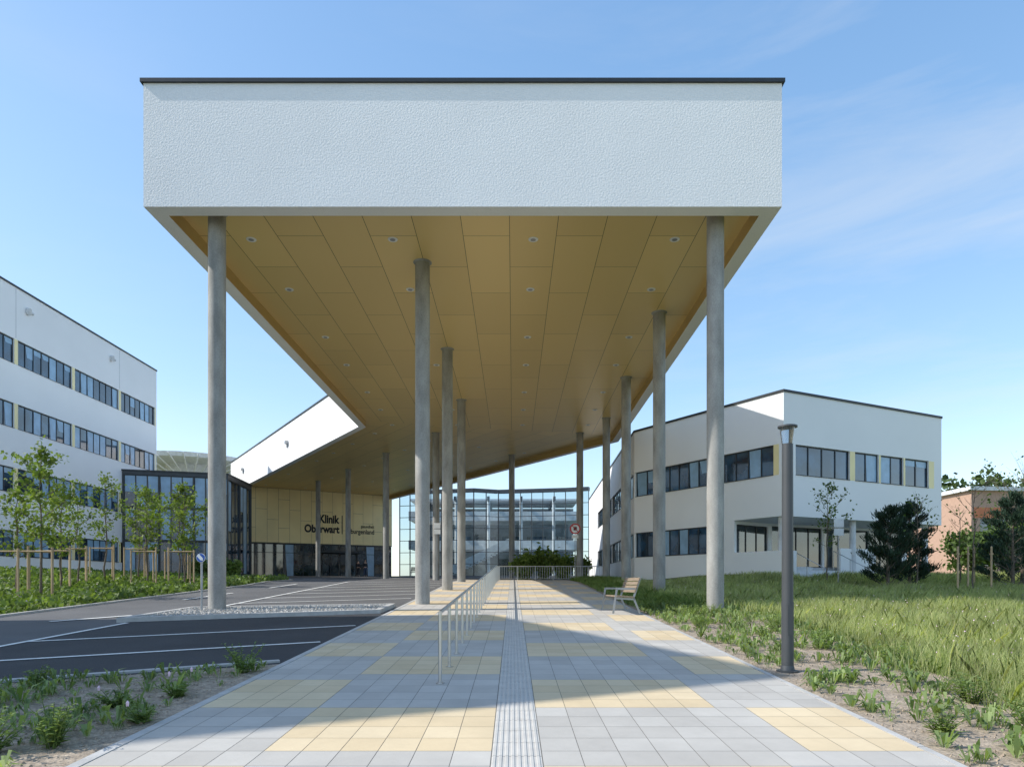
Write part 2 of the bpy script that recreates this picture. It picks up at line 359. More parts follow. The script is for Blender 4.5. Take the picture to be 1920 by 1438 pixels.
def stripe(a,b,wd=.12,off=.03,nm='road_marking'):
    F=FR(a,b);P=[F(0,-wd/2,0),F(F.L,-wd/2,0),F(F.L,wd/2,0),F(0,wd/2,0)]
    sheet(nm,[(p[0],p[1]) for p in P],off,M['paint'],label="white painted road marking line",cat="road marking")
stripe((-9.1,7.6),(-9.15,16.2))
for yy in (10.45,13.3):
    stripe((-9.1,yy-.5),(-3.6,yy+2.3))
stripe((-8.9,7.75),(-3.7,10.55))
stripe((-9.0,20.6),(-9.3,39))
for i in range(8): stripe((-9.1,22.3+i*2.5),(-3.7,24.8+i*2.5))
stripe((-11.2,16.5),(-10.1,18.1),.16);stripe((-11.6,24),(-11.5,28),.14);stripe((-11.4,32),(-11.4,36),.14)
stripe((-9.3,41),(-16,52));stripe((-5,49),(-15,64))
# ------------------------------------------------------------------ facades / windows
def facade(mb,F,s0,s1,zb,zt,wins,golds=(),rev=.16,gi=1):
    sb=sorted(set([s0,s1]+[a for w_ in wins for a in w_[:2]]+[a for w_ in golds for a in w_[:2]]))
    zb_=sorted(set([zb,zt]+[a for w_ in wins for a in w_[2:4]]+[a for w_ in golds for a in w_[2:4]]))
    for i in range(len(sb)-1):
        for j in range(len(zb_)-1):
            cs,cz=(sb[i]+sb[i+1])/2,(zb_[j]+zb_[j+1])/2
            if any(w_[0]<cs<w_[1] and w_[2]<cz<w_[3] for w_ in wins):continue
            gld=any(w_[0]<cs<w_[1] and w_[2]<cz<w_[3] for w_ in golds)
            mb.face([F(sb[i],0,zb_[j]),F(sb[i+1],0,zb_[j]),F(sb[i+1],0,zb_[j+1]),F(sb[i],0,zb_[j+1])],gi if gld else 0)
    for w_ in wins:
        a,b,c,d=w_[:4]
        mb.face([F(a,0,c),F(b,0,c),F(b,-rev,c),F(a,-rev,c)],0);mb.face([F(a,-rev,d),F(b,-rev,d),F(b,0,d),F(a,0,d)],0)
        mb.face([F(a,0,c),F(a,-rev,c),F(a,-rev,d),F(a,0,d)],0);mb.face([F(b,-rev,c),F(b,0,c),F(b,0,d),F(b,-rev,d)],0)
def window(parent,F,a,b,c,d,npan,dep=.12,blind=.3,glass='glass',rail=False,fw=.06):
    mb=MB();d0,d1=-dep-.03,-dep+.03
    mb.fbox(F,a+.003,b-.003,d0,d1,c+.003,c+fw);mb.fbox(F,a+.003,b-.003,d0,d1,d-fw,d-.003)
    mb.fbox(F,a+.003,a+fw,d0,d1,c+fw,d-fw);mb.fbox(F,b-fw,b-.003,d0,d1,c+fw,d-fw)
    W=(b-a)/npan
    for i in range(1,npan): mb.fbox(F,a+i*W-fw*.5,a+i*W+fw*.5,d0,d1,c+fw,d-fw)
    if rail: mb.fbox(F,a+fw,b-fw,d0+.01,d1-.01,c+(d-c)*.72,c+(d-c)*.72+fw*.8)
    mb.fbox(F,a+.003,b-.003,-dep+.031,.03,c+.002,c+.022)
    wo=mb.make('window',[M['frame']],parent)
    g=MB()
    for i in range(npan):
        x0,x1=a+i*W,a+(i+1)*W
        bl=random.random()<blind
        g.face([F(x0,-dep-.005,c+.01),F(x1,-dep-.005,c+.01),F(x1,-dep-.005,d-.01),F(x0,-dep-.005,d-.01)],0)
        if bl:
            q=c+(d-c)*random.choice((.0,.0,.45,.7)) +.07
            g.face([F(x0+.25*W*random.random()+.04,-dep+.003,q),F(x1-.05,-dep+.003,q),F(x1-.05,-dep+.003,d-.07),F(x0+.05,-dep+.003,d-.07)],1)
    go=g.make('glass',[M[glass],M['blind']],None)
    for v in go.data.vertices: v.co-=Vector(parent["o"])
    go.parent=wo
    return wo
def building(name,poly,z0,z1,label,cat,faces,cope=True,mat='white',core=.4,bottom=False):
    O=(sum(p[0] for p in poly)/len(poly),sum(p[1] for p in poly)/len(poly),z0)
    E=empty(name,O);finish(E,label,cat)
    mb=MB();n_=len(poly)
    for i in range(n_):
        F=FR(poly[i],poly[(i+1)%n_]);wn,gd=faces.get(i,((),()))
        facade(mb,F,0,F.L,z0,z1,[w_[:4] for w_ in wn],gd)
        for w_ in wn: window(E,F,*w_[:5],blind=(w_[5] if len(w_)>5 else .3))
    if bottom: mb.face([(p[0],p[1],z0) for p in poly[::-1]])
    mb.make('wall',[M[mat],M['goldpanel']],E)
    if cope:
        mb=MB();mb.prism(offset(poly,.05),z1+.002,z1+.12);mb.make('roof',[M['coping']],E)
    return E
def R(z): return z+H
LP=[(-50,37),(-31.7,37),(-31.7,60.7),(-50,60.7)]
wins=[];gold=[]
for (zs,zt) in ((14.0,15.6),(9.9,11.5),(5.8,7.4),(1.75,3.4)):
    for (a,b,n_) in ((.9,6.4,7),(6.72,12.1,7),(12.4,17.9,7),(18.2,23.4,7)):
        wins.append((a,b,R(zs),R(zt),n_,.6));gold.append((b,b+.32 if b<23 else 23.55,R(zs),R(zt)))
hb=building('hospital_block',LP,R(-.1),R(18.9),"white rendered four-storey hospital block with ribbon windows","building",{1:(wins,gold)})
F=FR(LP[1],LP[2])
for (x,y) in ((54,587),(210,674)):
    k=31.7/(962-x);s=k*1280-37;z=R((1095-y)*k)
    mb=MB();
    for dz in (0,.12):
        mb.cyl(F(s-.15,.0,z+dz),F(s-.15,.18,z+dz-.06),.16,.18,12)
    mb.cyl(F(s-.15,.05,z+.06),F(s+.35,.05,z+.06),.09,.09,8)
    mb.make('vent',[M['lightgrey']],hb)
for q in (6.52,17.98):
    mb=MB();mb.fbox(F,q,q+.025,.0005,.006,R(15.7),R(18.8));mb.make('expansion_joint',[M['galv']],hb)
u=Vector((-.915,-.403));v=Vector((-.403,.915));C0=Vector((-19,9.26-20*LY))
WP=[tuple(C0),tuple(C0+v*10),tuple(C0+v*10+u*25),tuple(C0+u*25)]
ww=[(a,a+4.2,R(z0_),R(z0_+1.6),5) for z0_ in (14,9.9,5.8,1.7) for a in (.5,5.2)]
ww2=[(a,a+5.2,R(z0_),R(z0_+1.6),6) for z0_ in (14,9.9,5.8,1.7) for a in (.8,6.9,13,19.1)]
building('hospital_wing',WP,R(-2.5),R(18.7),"white rendered hospital wing beside the parking bays","building",{0:(ww,()),3:(ww2,())})
P0=(13.36,33.7);P1=(24.6,39.2);PA=(7.6,42.8)
UP=[P0,P1,(25.5,62),(8.6,77),PA]
zs,zt=R(5.44),R(6.97)
w0=[(.83,4.8,zs,zt,4,0),(5.2,7.1,zs,zt,2,.7),(7.25,9.15,zs,zt,2,.7),(9.3,11.36,zs,zt,2,.8)]
g0=[(4.8,5.2,zs,zt),(7.1,7.25,zs,zt),(9.15,9.3,zs,zt),(11.36,11.84,zs,zt)]
w4=[(.1,2.0,zs,zt,2,.3),(2.2,5.95,zs,zt,5,.4),(6.2,10.18,zs,zt,5,.2)]
g4=[(2.0,2.2,zs,zt),(5.95,6.2,zs,zt),(10.18,10.5,zs,zt)]
w3=[(a,a+5.8,zs,zt,6,.3) for a in (10,16,22)]+[(28,33.9,zs,zt,6,.3)]
rb=building('hospital_pavilion',UP,R(3.38),R(9.5),"white rendered two-storey pavilion with cantilevered upper floor","building",{0:(w0,g0),4:(w4,g4),3:(w3,[])},bottom=True)
Bp=(11.75,36.25)
LOW=[PA,Bp,(14.3,38.1),(25.0,43.3),(25.0,60),(8.6,77)]
mb=MB();F=FR(PA,Bp)
lw=[(.1,2.0,R(1.67),R(3.2),2,.2),(2.2,5.9,R(1.67),R(3.2),5,.2)]
facade(mb,F,0,F.L,R(-.9),R(3.378),[x[:4] for x in lw],[(5.9,6.15,R(1.67),R(3.2)),(2.0,2.2,R(1.67),R(3.2))])
for x in lw: window(rb,F,*x[:5],blind=.2)
F=FR(LOW[1],LOW[2]);lw=[(.2,F.L-.1,R(1.0),R(3.2),3,0)];facade(mb,F,0,F.L,R(-.9),R(3.378),[x[:4] for x in lw]);window(rb,F,*lw[0][:5],blind=0,glass='darkglass')
F=FR(LOW[2],LOW[3]);lw=[(.2,4.2,R(.95),R(3.25),4,0),(4.4,8.3,R(.95),R(3.25),3,0),(8.5,11.4,R(.95),R(3.25),3,0)];facade(mb,F,0,F.L,R(-.9),R(3.378),[x[:4] for x in lw])
for x in lw: window(rb,F,*x[:5],blind=0,glass='darkglass')
F=FR(LOW[3],LOW[4]);facade(mb,F,0,F.L,R(-.9),R(3.378),[])
F=FR(LOW[5],LOW[0]);lw=[(a,a+5.8,R(1.67),R(3.2),6,.2) for a in (10,16,22)]+[(28,33.9,R(1.67),R(3.2),6,.2)];facade(mb,F,0,F.L,R(-.9),R(3.378),[x[:4] for x in lw])
for x in lw: window(rb,F,*x[:5],blind=.2)
mb.make('wall',[M['white'],M['goldpanel']],rb)
mb=MB()
tp=[Bp,(13.36-.05,33.78+.1),(15.0,34.6),(15.0+1.0,36.3),(24.8,40.6),(25,43.2),(14.3,38.0)]
mb.prism(tp,R(-.9),R(.88));mb.make('terrace',[M['lightgrey']],rb)
mb=MB();F=FR(Bp,(13.36,33.7));mb.fbox(F,0,F.L,-.25,0,R(-.9),R(1.68));mb.make('parapet',[M['white']],rb)
F=FR((13.36,33.7),(24.6,39.2));
mb=MB();mb.fbox(F,0.0,.9,-.25,-.002,R(-.9),R(1.676));mb.make('parapet',[M['white']],rb)
mb=MB();mb.fbox(F,4.6,7.4,-.6,-.4,R(-.9),R(1.9));mb.make('parapet',[M['white']],rb)
mb=MB()
for i in range(7): mb.fbox(F,1.1,4.4,.3*i-.6,.3*i-.3,R(-1.0),R(.88-.17*(i+1)))
mb.make('steps',[M['lightgrey']],rb)
for s_ in (1.15,4.3):
    mb=MB();mb.cyl(F(s_,-.6,R(1.75)),F(s_,1.5,R(.75)),.02,n=6)
    for q in (0,.5,1): mb.cyl(F(s_,-.6+2*q,R(1.75-q)),F(s_,-.6+2*q,R(.6-q*.9)),.018,n=6)
    mb.make('handrail',[M['steel']],rb)
for s_ in (.35,5.6,11.7):
    mb=MB();mb.cyl(F(s_,-.45,R(.5)),F(s_,-.45,R(3.38)),.16,n=20);mb.make('column',[M['lightgrey']],rb,smooth=True)
# glass hall
Q=[(-13.4,80.7),(-4.5,78.3),(-1.7,79.6),(6,78),(8.55,77.1)]
HE=empty('glass_hall',(-2,79,2.6));finish(HE,"glazed atrium hall with dark mullions behind the canopy","building")
for a,b in zip(Q[:-1],Q[1:]):
    F=FR(a,b);mb=MB();nv=max(2,round(F.L/1.25))
    for i in range(nv+1):
        s_=i*F.L/nv; mb.fbox(F,s_-.035,s_+.035,-.1,.06,2.5,R(10.6))
    for z in np.arange(R(.95),R(10.6),1.38): mb.fbox(F,.04,F.L-.04,-.08,.04,z-.03,z+.03)
    mb.fbox(F,0,F.L,-.6,.1,R(10.6),R(11.0))
    wl=mb.make('curtain_wall',[M['hallframe']],HE)
    g_=MB();g_.face([F(0,0,2.5),F(F.L,0,2.5),F(F.L,0,R(10.6)),F(0,0,R(10.6))]);o=g_.make('glass',[M['hallglass']],None)
    for v_ in o.data.vertices: v_.co-=Vector(HE["o"])
    o.parent=wl
inner=[(-13.2,81.4),(-4.5,79.1),(-1.7,80.3),(6,78.8),(8.4,78),(8.4,95),(-13.2,95)]
for z in (4.4,8.0):
    mb=MB();mb.box(-13.0,8.3,85,92,R(z),R(z+.35));
    mb.box(-13.0,8.3,84.94,84.99,R(z-.1),R(z+1.05),0);mb.make('gallery',[M['signwhite']],HE)
mb=MB();mb.prism(inner,2.62,2.7);mb.make('floor',[M['lightgrey']],HE)
mb=MB();mb.box(-13.1,8.3,86.5,95,R(10.6),R(10.8));mb.make('roof',[M['lightgrey']],HE)  # partial roof over the rear, added to darken the hall interior
for x in (-11,-7,-3,1,5):
    mb=MB();mb.cyl((x,84,2.7),(x,84,R(10.8)),.18,n=14);mb.make('column',[M['signwhite']],HE,smooth=True)
    mb=MB();mb.box(x-.12,x+.12,82,95,R(10.1),R(10.55));mb.make('roof_beam',[M['hallframe']],HE)
mb=MB();mb.box(-13.2,8.4,95.1,95.4,2.6,R(10.5));
for x in (-9,-2,4): mb.box(x,x+2.4,94.9,95.05,2.7,R(3.5),1)
for zz in (4.9,8.5):
    for x in (-12,-8.5,-5,-1.5,2,5.5): mb.box(x,x+2.6,94.95,95.05,R(zz),R(zz+1.7),2)
mb.make('wall',[M['hallwall'],M['frame'],M['glass']],HE)
mb=MB()
for i in range(18): mb.box(-8+i*.42,-7.58+i*.42,82.5,84.2,R(.9+i*.2),R(1.05+i*.2))
mb.hexa([(-8,82.5,R(1.0)),(-.4,82.5,R(4.6)),(-.4,82.54,R(4.6)),(-8,82.54,R(1.0)),(-8,82.5,R(2.0)),(-.4,82.5,R(5.6)),(-.4,82.54,R(5.6)),(-8,82.54,R(2.0))])
mb.make('staircase',[M['signwhite']],HE)
# entrance building
W0=(-28.5,72.3);W1=(-14.3,80.7);F=FR(W0,W1)
EE=empty('entrance_building',(-21,77,2.6));finish(EE,"hospital entrance front with gold cladding panels above glass doors","building")
mb=MB()
cols=[0]
random.seed(3)
while cols[-1]<F.L-1.4: cols.append(cols[-1]+1.18)
cols.append(F.L)
for i in range(len(cols)-1):
    cuts=[R(4.5)]+([R(6.1),R(9.2)] if i%3==0 else ([R(8.1)] if i%3==1 else [R(7.0)]))+[R(10.38)]
    for a,b in zip(cuts[:-1],cuts[1:]): mb.fbox(F,cols[i]+.012,cols[i+1]-.012,-.03,0,a+.012,b-.012)
mb.make('cladding',[M['goldpanel']],EE)
mb=MB();mb.fbox(F,0,F.L,-.3,-.035,R(4.42),R(10.39),0);mb.make('backing_wall',[M['frame']],EE)
mb=MB();mb.fbox(F,-1.55,-.02,-.5,.05,2.3,R(10.35));mb.make('pier',[M['white']],EE)
window(EE,F,-1.2,-.7,R(5.5),R(9.2),1,dep=-.08,glass='darkglass',blind=0)
for (a,b,n_) in ((.05,4.1,4),(4.2,8.2,4),(8.3,10.2,2),(10.3,12.2,2),(12.3,16.45,4)):
    window(EE,F,a,b,2.55,R(4.4),n_,dep=.12,glass='darkglass',blind=.25 if a>8 else .1,rail=True,fw=.07)
mb=MB();mb.fbox(F,7.9,12.6,.0,1.2,R(3.5),R(3.75));mb.make('door_canopy',[M['frame']],EE)
core=[F(0,-.4,0),F(F.L,-.4,0),F(F.L,-12,0),F(0,-12,0)]
mb=MB();mb.prism([(p[0],p[1]) for p in core],2.4,R(9.8));mb.make('core_wall',[M['lightgrey']],EE)
def text(body,F,s0,s1,z0,h,dep=.02,off=.012):
    cu=bpy.data.curves.new('lettering','FONT');cu.body=body;cu.extrude=.0;cu.offset=off
    o=bpy.data.objects.new('tmp',cu);link(o);dg=bpy.context.evaluated_depsgraph_get()
    me=bpy.data.meshes.new_from_object(o.evaluated_get(dg));bpy.data.objects.remove(o)
    xs_=[v.co.x for v in me.vertices];ys_=[v.co.y for v in me.vertices]
    x0,x1=min(xs_),max(xs_);yb=0;yt=max(ys_)
    for v_ in me.vertices:
        s_=s0+(v_.co.x-x0)/(x1-x0)*(s1-s0);z=z0+(v_.co.y-yb)/(yt-yb)*h
        v_.co=Vector(F(s_,dep,z))-Vector(EE["o"])
    me.materials.clear();me.materials.append(M['black'])
    o=bpy.data.objects.new('lettering',me);link(o);o.parent=EE;o["label"]="dark lettering reading "+body
text('Klinik',F,7.95,10.22,R(6.9),.9,off=.04);text('Oberwart',F,6.3,10.22,R(5.8),.85,off=.04)
text('gesundheit',F,12.7,14.3,R(6.5),.34,off=.02);text('in burgenland',F,10.9,14.3,R(5.8),.52,off=.02)
mb=MB();mb.fbox(F,10.48,10.56,.004,.03,R(5.7),R(7.8));mb.make('sign_bar',[M['black']],EE)
LK=[(-31.65,55.3),(-24,57.5),(-24.5,64),(-31.65,70)]
w_=[(.1+i*2.62,.1+i*2.62+2.55,R(a),R(a+2.62),3,.75) for i in range(3) for a in (.9,3.6,6.3)]
building('connecting_building',LK,2.0,R(9.2),"glazed connecting building with dark frames","building",{0:(w_,()),1:([(.1,3.2,R(.9),R(8.8),3,.6),(3.3,6.4,R(.9),R(8.8),3,.6)],())},mat='hallframe')
mb=MB();c=(-41.5,88);zt=R(15.6)
mb.cyl((c[0],c[1],zt-.5),(c[0],c[1],zt),8,8.3,n=48)
HP=mb.make('helipad',[M['lightgrey']],origin=(c[0],c[1],R(10)));finish(HP,"round raised helipad deck with sloping steel ribs","helipad")
mb=MB()
for i in range(36):
    t=2*math.pi*i/36; mb.cyl((c[0]+3*math.cos(t),c[1]+3*math.sin(t),zt-2.2),(c[0]+9.3*math.cos(t),c[1]+9.3*math.sin(t),zt-.3),.10,n=5)
mb.cyl((c[0],c[1],R(8)),(c[0],c[1],zt-.5),3,3,n=24)
mb.make('support_ribs',[M['lightgrey']],HP)
# ------------------------------------------------------------------ canopy
CP=[(-9.8,18.1),(7.13,18.1),(7.4,48),(-15.5,82.6),(-31,75),(-9.83,43.4)]
zr,zsf,ztp=R(10.0),R(10.4),R(13.3)
CE=empty('entrance_canopy',(-1.3,30,1.4));finish(CE,"huge white canopy with gold soffit on concrete columns","canopy")
mb=MB();nC=len(CP)
for i in range(nC):
    a,b=CP[i],CP[(i+1)%nC];mb.face([(*a,zr),(*b,zr),(*b,ztp),(*a,ztp)])
inn=offset(CP,-.45)
for i in range(nC):
    a,b,c_,d=CP[i],CP[(i+1)%nC],inn[(i+1)%nC],inn[i];mb.face([(*a,zr),(*d,zr),(*c_,zr),(*b,zr)])
mb.make('fascia',[M['stucco']],CE)
mb=MB()
for i in range(nC):
    a,b=inn[i],inn[(i+1)%nC];mb.face([(*b,zr),(*a,zr),(*a,zsf),(*b,zsf)])
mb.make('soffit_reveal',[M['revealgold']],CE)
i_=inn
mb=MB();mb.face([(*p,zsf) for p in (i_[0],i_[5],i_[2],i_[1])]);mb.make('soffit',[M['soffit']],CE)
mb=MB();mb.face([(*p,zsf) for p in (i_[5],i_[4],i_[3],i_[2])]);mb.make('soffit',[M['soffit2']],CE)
mb=MB();mb.prism(offset(CP,.065),ztp-.03,ztp+.07);mb.make('coping',[M['coping']],CE)
for x in (345,521,648,727,780,906,1038,1095,1178,1315,1395):
    X=(x-962)*.01414;mb=MB();mb.cyl((X,18.25,ztp+.05),(X,18.25,ztp+.2),.008,n=5)
    mb.cyl((X-.04,18.25,ztp+.16),(X+.04,18.25,ztp+.16),.006,n=4)
    mb.make('lightning_rod',[M['steel']],CE)
colp=[(-8.28,19.1),(5.66,19.1),(-2.93,22.1),(-2.91,30.25),(-2.92,38.6),(-5.3,47),(-10.1,54.3),(-14.95,61.9),(-19.7,69),(-.1,55),(4.6,47),(5.85,42.8),(5.7,34.4),(5.61,26.2)]
for (x,y) in colp:
    mb=MB();g0_=gz(x,y);mb.cyl((x,y,g0_-.1),(x,y,zsf-.03),.235,n=40,cap=False)
    mb.cyl((x,y,zsf-.03),(x,y,zsf-.001),.235,.30,n=40,cap=False)
    c_=mb.make('column',[M['concrete']],CE,smooth=True)
def downlight(x,y):
    mb=MB();nseg=20
    mb.cyl((x,y,zsf-.018),(x,y,zsf-.002),.145,.15,n=nseg,mi=0,cap=True)
    mb.cyl((x,y,zsf-.026),(x,y,zsf-.019),.08,.08,n=nseg,mi=1)
    mb.make('downlight',[M['signwhite'],M['galv']],CE)
for X in (-7.9,-3.63,.61,4.88):
    for Y in (20.6,24.1,28.75,32.4,37.0,40.7,44.6):
        downlight(X,Y)
a5=Vector((-.557,.83));b5=Vector((.83,.557))
for i in range(8):
    for j in range(4):
        p=Vector((-7.2,46.3))+a5*(2+i*4.2)+b5*(j*4.2-1.5)
        if p.x<6 and p.y<78: downlight(p.x,p.y)
F=FR((-31,75),(-9.83,43.4))
for s_ in (6,22): 
    mb=MB();mb.fbox(F,s_,s_+.35,.0,.25,R(11.6),R(11.85));mb.fbox(F,s_+.1,s_+.25,.02,.12,R(11.3),R(11.6));mb.make('spotlight',[M['galv']],CE)
# ------------------------------------------------------------------ handrails
x=-.93
HR=MB();ya,yb=8.7,45.8
HR.cyl((x,ya-.02,base(ya)+.93),(x,38.4,base(38.4)+.93),.024);HR.cyl((x,38.4,base(38.4)+.93),(x,yb,base(yb)+.93),.024)
h_=HR.make('handrail',[M['steel']],origin=(x,ya,base(ya)),smooth=True);finish(h_,"stainless steel handrail along the ramped footpath","handrail")
y=ya;i=0
while y<yb:
    mb=MB();mb.cyl((x,y,base(y)+.02),(x,y,base(y)+.93),.023,n=10);mb.cyl((x,y,base(y)+.028),(x,y,base(y)+.038),.05,n=12)
    mb.make('post',[M['steel']],h_,smooth=True);y+=1.27;i+=1
mb=MB();yy=46.0;zz=base(yy)
mb.cyl((-.9,yy,zz+.95),(6.3,yy,zz+.95),.03);mb.cyl((-.9,yy,zz+.12),(6.3,yy,zz+.12),.015)
for i in range(46): mb.cyl((-.9+i*.16,yy,zz+.12),(-.9+i*.16,yy,zz+.95),.012,n=5)
for i in range(7): mb.cyl((-.9+i*1.2,yy,zz),(-.9+i*1.2,yy,zz+.97),.028,n=8)
finish(mb.make('railing',[M['steel']],origin=(2.5,yy,zz)),"steel bar railing closing the end of the path","railing")
# ------------------------------------------------------------------ street lamp
lx,ly=3.86,9.6;lz=gz(lx,ly)
mb=MB();mb.cyl((lx,ly,lz),(lx,ly,lz+.045),.15,n=24);mb.cyl((lx,ly,lz+.045),(lx,ly,lz+.11),.10,.085,n=24)
mb.cyl((lx,ly,lz+.11),(lx,ly,lz+1.0),.083,n=28);mb.cyl((lx,ly,lz+1.0),(lx,ly,lz+3.22),.078,.074,n=28)
mb.box(lx-.03,lx+.03,ly-.0865,ly-.06,lz+.55,lz+.95)
lo=mb.make('street_lamp',[M['anthracite']],origin=(lx,ly,lz),smooth=True);finish(lo,"anthracite post-top street lamp standing in the planting bed","street lamp")
m_,N_,B_=nt('lamp_glass');B_.inputs['Base Color'].default_value=(.55,.6,.62,1);B_.inputs['Roughness'].default_value=.1;B_.inputs['Transmission Weight'].default_value=.85
mb=MB();mb.cyl((lx,ly,lz+3.22),(lx,ly,lz+3.45),.066,.098,n=28);mb.make('lamp_glass',[m_],lo,smooth=True)
mb=MB();mb.cyl((lx,ly,lz+3.45),(lx,ly,lz+3.472),.132,.132,n=32);mb.cyl((lx,ly,lz+3.472),(lx,ly,lz+3.49),.128,.06,n=32)
for t in range(3):
    a=t*2.094+.4;mb.cyl((lx+.07*math.cos(a),ly+.07*math.sin(a),lz+3.2),(lx+.102*math.cos(a),ly+.102*math.sin(a),lz+3.455),.006,n=6)
mb.make('lamp_cap',[M['anthracite']],lo,smooth=True)
# ------------------------------------------------------------------ benches
def bench(cx,cy,ang,label):
    z=gz(cx,cy)+.03;O=Vector((cx,cy,z));E=empty('park_bench',O);finish(E,label,"bench",group="park benches")
    ca,sa=math.cos(ang),math.sin(ang)
    def T(p): return (cx+p[0]*ca-p[1]*sa,cy+p[0]*sa+p[1]*ca,z+p[2])
    for s_ in (-.82,.82):
        mb=MB()
        def bar(a,b,w_=.03,t_=.012):
            a=Vector(a);b=Vector(b);d=(b-a).normalized();nrm=Vector((-d.z,0,d.x))*w_*.5
            P=[]
            for yy_ in (s_-t_,s_+t_):
                P+= [T(q) for q in ((a-nrm+Vector((0,yy_,0))),(b-nrm+Vector((0,yy_,0))),(b+nrm+Vector((0,yy_,0))),(a+nrm+Vector((0,yy_,0))))]
            mb.hexa(P)
        bar((-.38,0,0),(-.28,0,.66),.05);bar((.34,0,0),(.16,0,.44),.05);bar((.16,0,.40),(.36,0,.98),.05)
        bar((-.30,0,.41),(.20,0,.38),.05);bar((-.30,0,.66),(.26,0,.66),.05)
        mb.make('leg',[M['galv']],E)
    mb=MB()
    for i in range(5):
        xx=-.30+i*.095; zz_=.445-i*.006;mb.hexa([T(q) for q in ((xx,-.9,zz_),(xx+.08,-.9,zz_),(xx+.08,.9,zz_),(xx,.9,zz_),(xx,-.9,zz_+.035),(xx+.08,-.9,zz_+.035),(xx+.08,.9,zz_+.035),(xx,.9,zz_+.035))])
    mb.make('seat',[M['wood']],E)
    mb=MB()
    for i in range(4):
        zz_=.56+i*.105; xx=.205+i*.036
        mb.hexa([T(q) for q in ((xx-.03,-.9,zz_),(xx,-.9,zz_),(xx,.9,zz_),(xx-.03,.9,zz_),(xx+.0,-.9,zz_+.085),(xx+.03,-.9,zz_+.085),(xx+.03,.9,zz_+.085),(xx+.0,.9,zz_+.085))])
    mb.make('backrest',[M['wood']],E)
bench(3.0,19.0,math.radians(3),"wooden slatted bench with grey metal frame beside the path")
bench(-9.0,66,math.radians(90),"wooden slatted bench with grey metal frame on the forecourt")
bench(3.2,58,math.radians(90),"wooden slatted bench with grey metal frame on the forecourt")
# ------------------------------------------------------------------ signs
def rsign(x,y,zc,r,kind,label):
    g_=gz(x,y);E=empty('traffic_sign',(x,y,g_));finish(E,label,"traffic sign")
    mb=MB();mb.cyl((x,y+.04,g_),(x,y+.04,zc+r),.03,n=10);mb.make('post',[M['galv']],E,smooth=True)
    mb=MB()
    if kind=='ban':
        mb.cyl((x,y-.02,zc),(x,y+.004,zc),r,n=28,mi=0);mb.cyl((x,y-.026,zc),(x,y-.0205,zc),r*.76,n=28,mi=1)
        F=FR((x-1,y-.03),(x+1,y-.03))
        q=r*.62;t=.035
        mb.hexa([F(1-q,0,zc+q-t),F(1-q+t,0,zc+q+0),F(1-q+t,.006,zc+q),F(1-q,.006,zc+q-t),F(1+q-t,0,zc-q),F(1+q,0,zc-q+t),F(1+q,.006,zc-q+t),F(1+q-t,.006,zc-q)],0)
        mb.box(x-.2*r*1.5,x+.2*r*1.5,y-.03,y-.027,zc-.3*r,zc+.35*r,2)
        mb.box(x-.22,x+.22,y-.02,y,zc-r-.28,zc-r-.05,1)
    elif kind=='arrow':
        mb.cyl((x,y-.02,zc),(x,y+.004,zc),r,n=28,mi=1);mb.cyl((x,y-.026,zc),(x,y-.0205,zc),r*.93,n=28,mi=3)
        F=FR((x-1,y-.03),(x+1,y-.03));t=.03
        mb.hexa([F(1-.6*r-t,0,zc+.4*r),F(1-.6*r+t,0,zc+.4*r+2*t),F(1-.6*r+t,.005,zc+.4*r+2*t),F(1-.6*r-t,.005,zc+.4*r),F(1+.3*r-t,0,zc-.4*r-t),F(1+.3*r+t,0,zc-.4*r+t),F(1+.3*r+t,.005,zc-.4*r+t),F(1+.3*r-t,.005,zc-.4*r-t)],1)
        mb.face([F(1+.6*r,.004,zc-.62*r),F(1+.55*r,.004,zc-.02*r),F(1+.02*r,.004,zc-.6*r)],1)
    else:
        mb.box(x-.22,x+.22,y-.02,y,zc-.05,zc+.32,3 if kind=='plate' else 1);mb.box(x-.22,x+.22,y-.02,y,zc-.42,zc-.1,1);mb.box(x-.16,x+.16,y-.025,y-.021,zc+.02,zc+.24,1)
    mb.make('sign_face',[M['red'],M['signwhite'],M['black'],M['blue']],E)
rsign(4.15,45.6,R(3.7),.36,'ban',"round red-ringed prohibition sign with white plate on grey post")
rsign(-5.05,45.4,R(3.75),.26,'white',"small white information plates on grey post by a column")
rsign(-8.5,18.6,R(.72),.12,'arrow',"small round blue arrow sign by concrete column")
rsign(14.6,30.6,R(2.6),.3,'white',"white information plates on grey post")
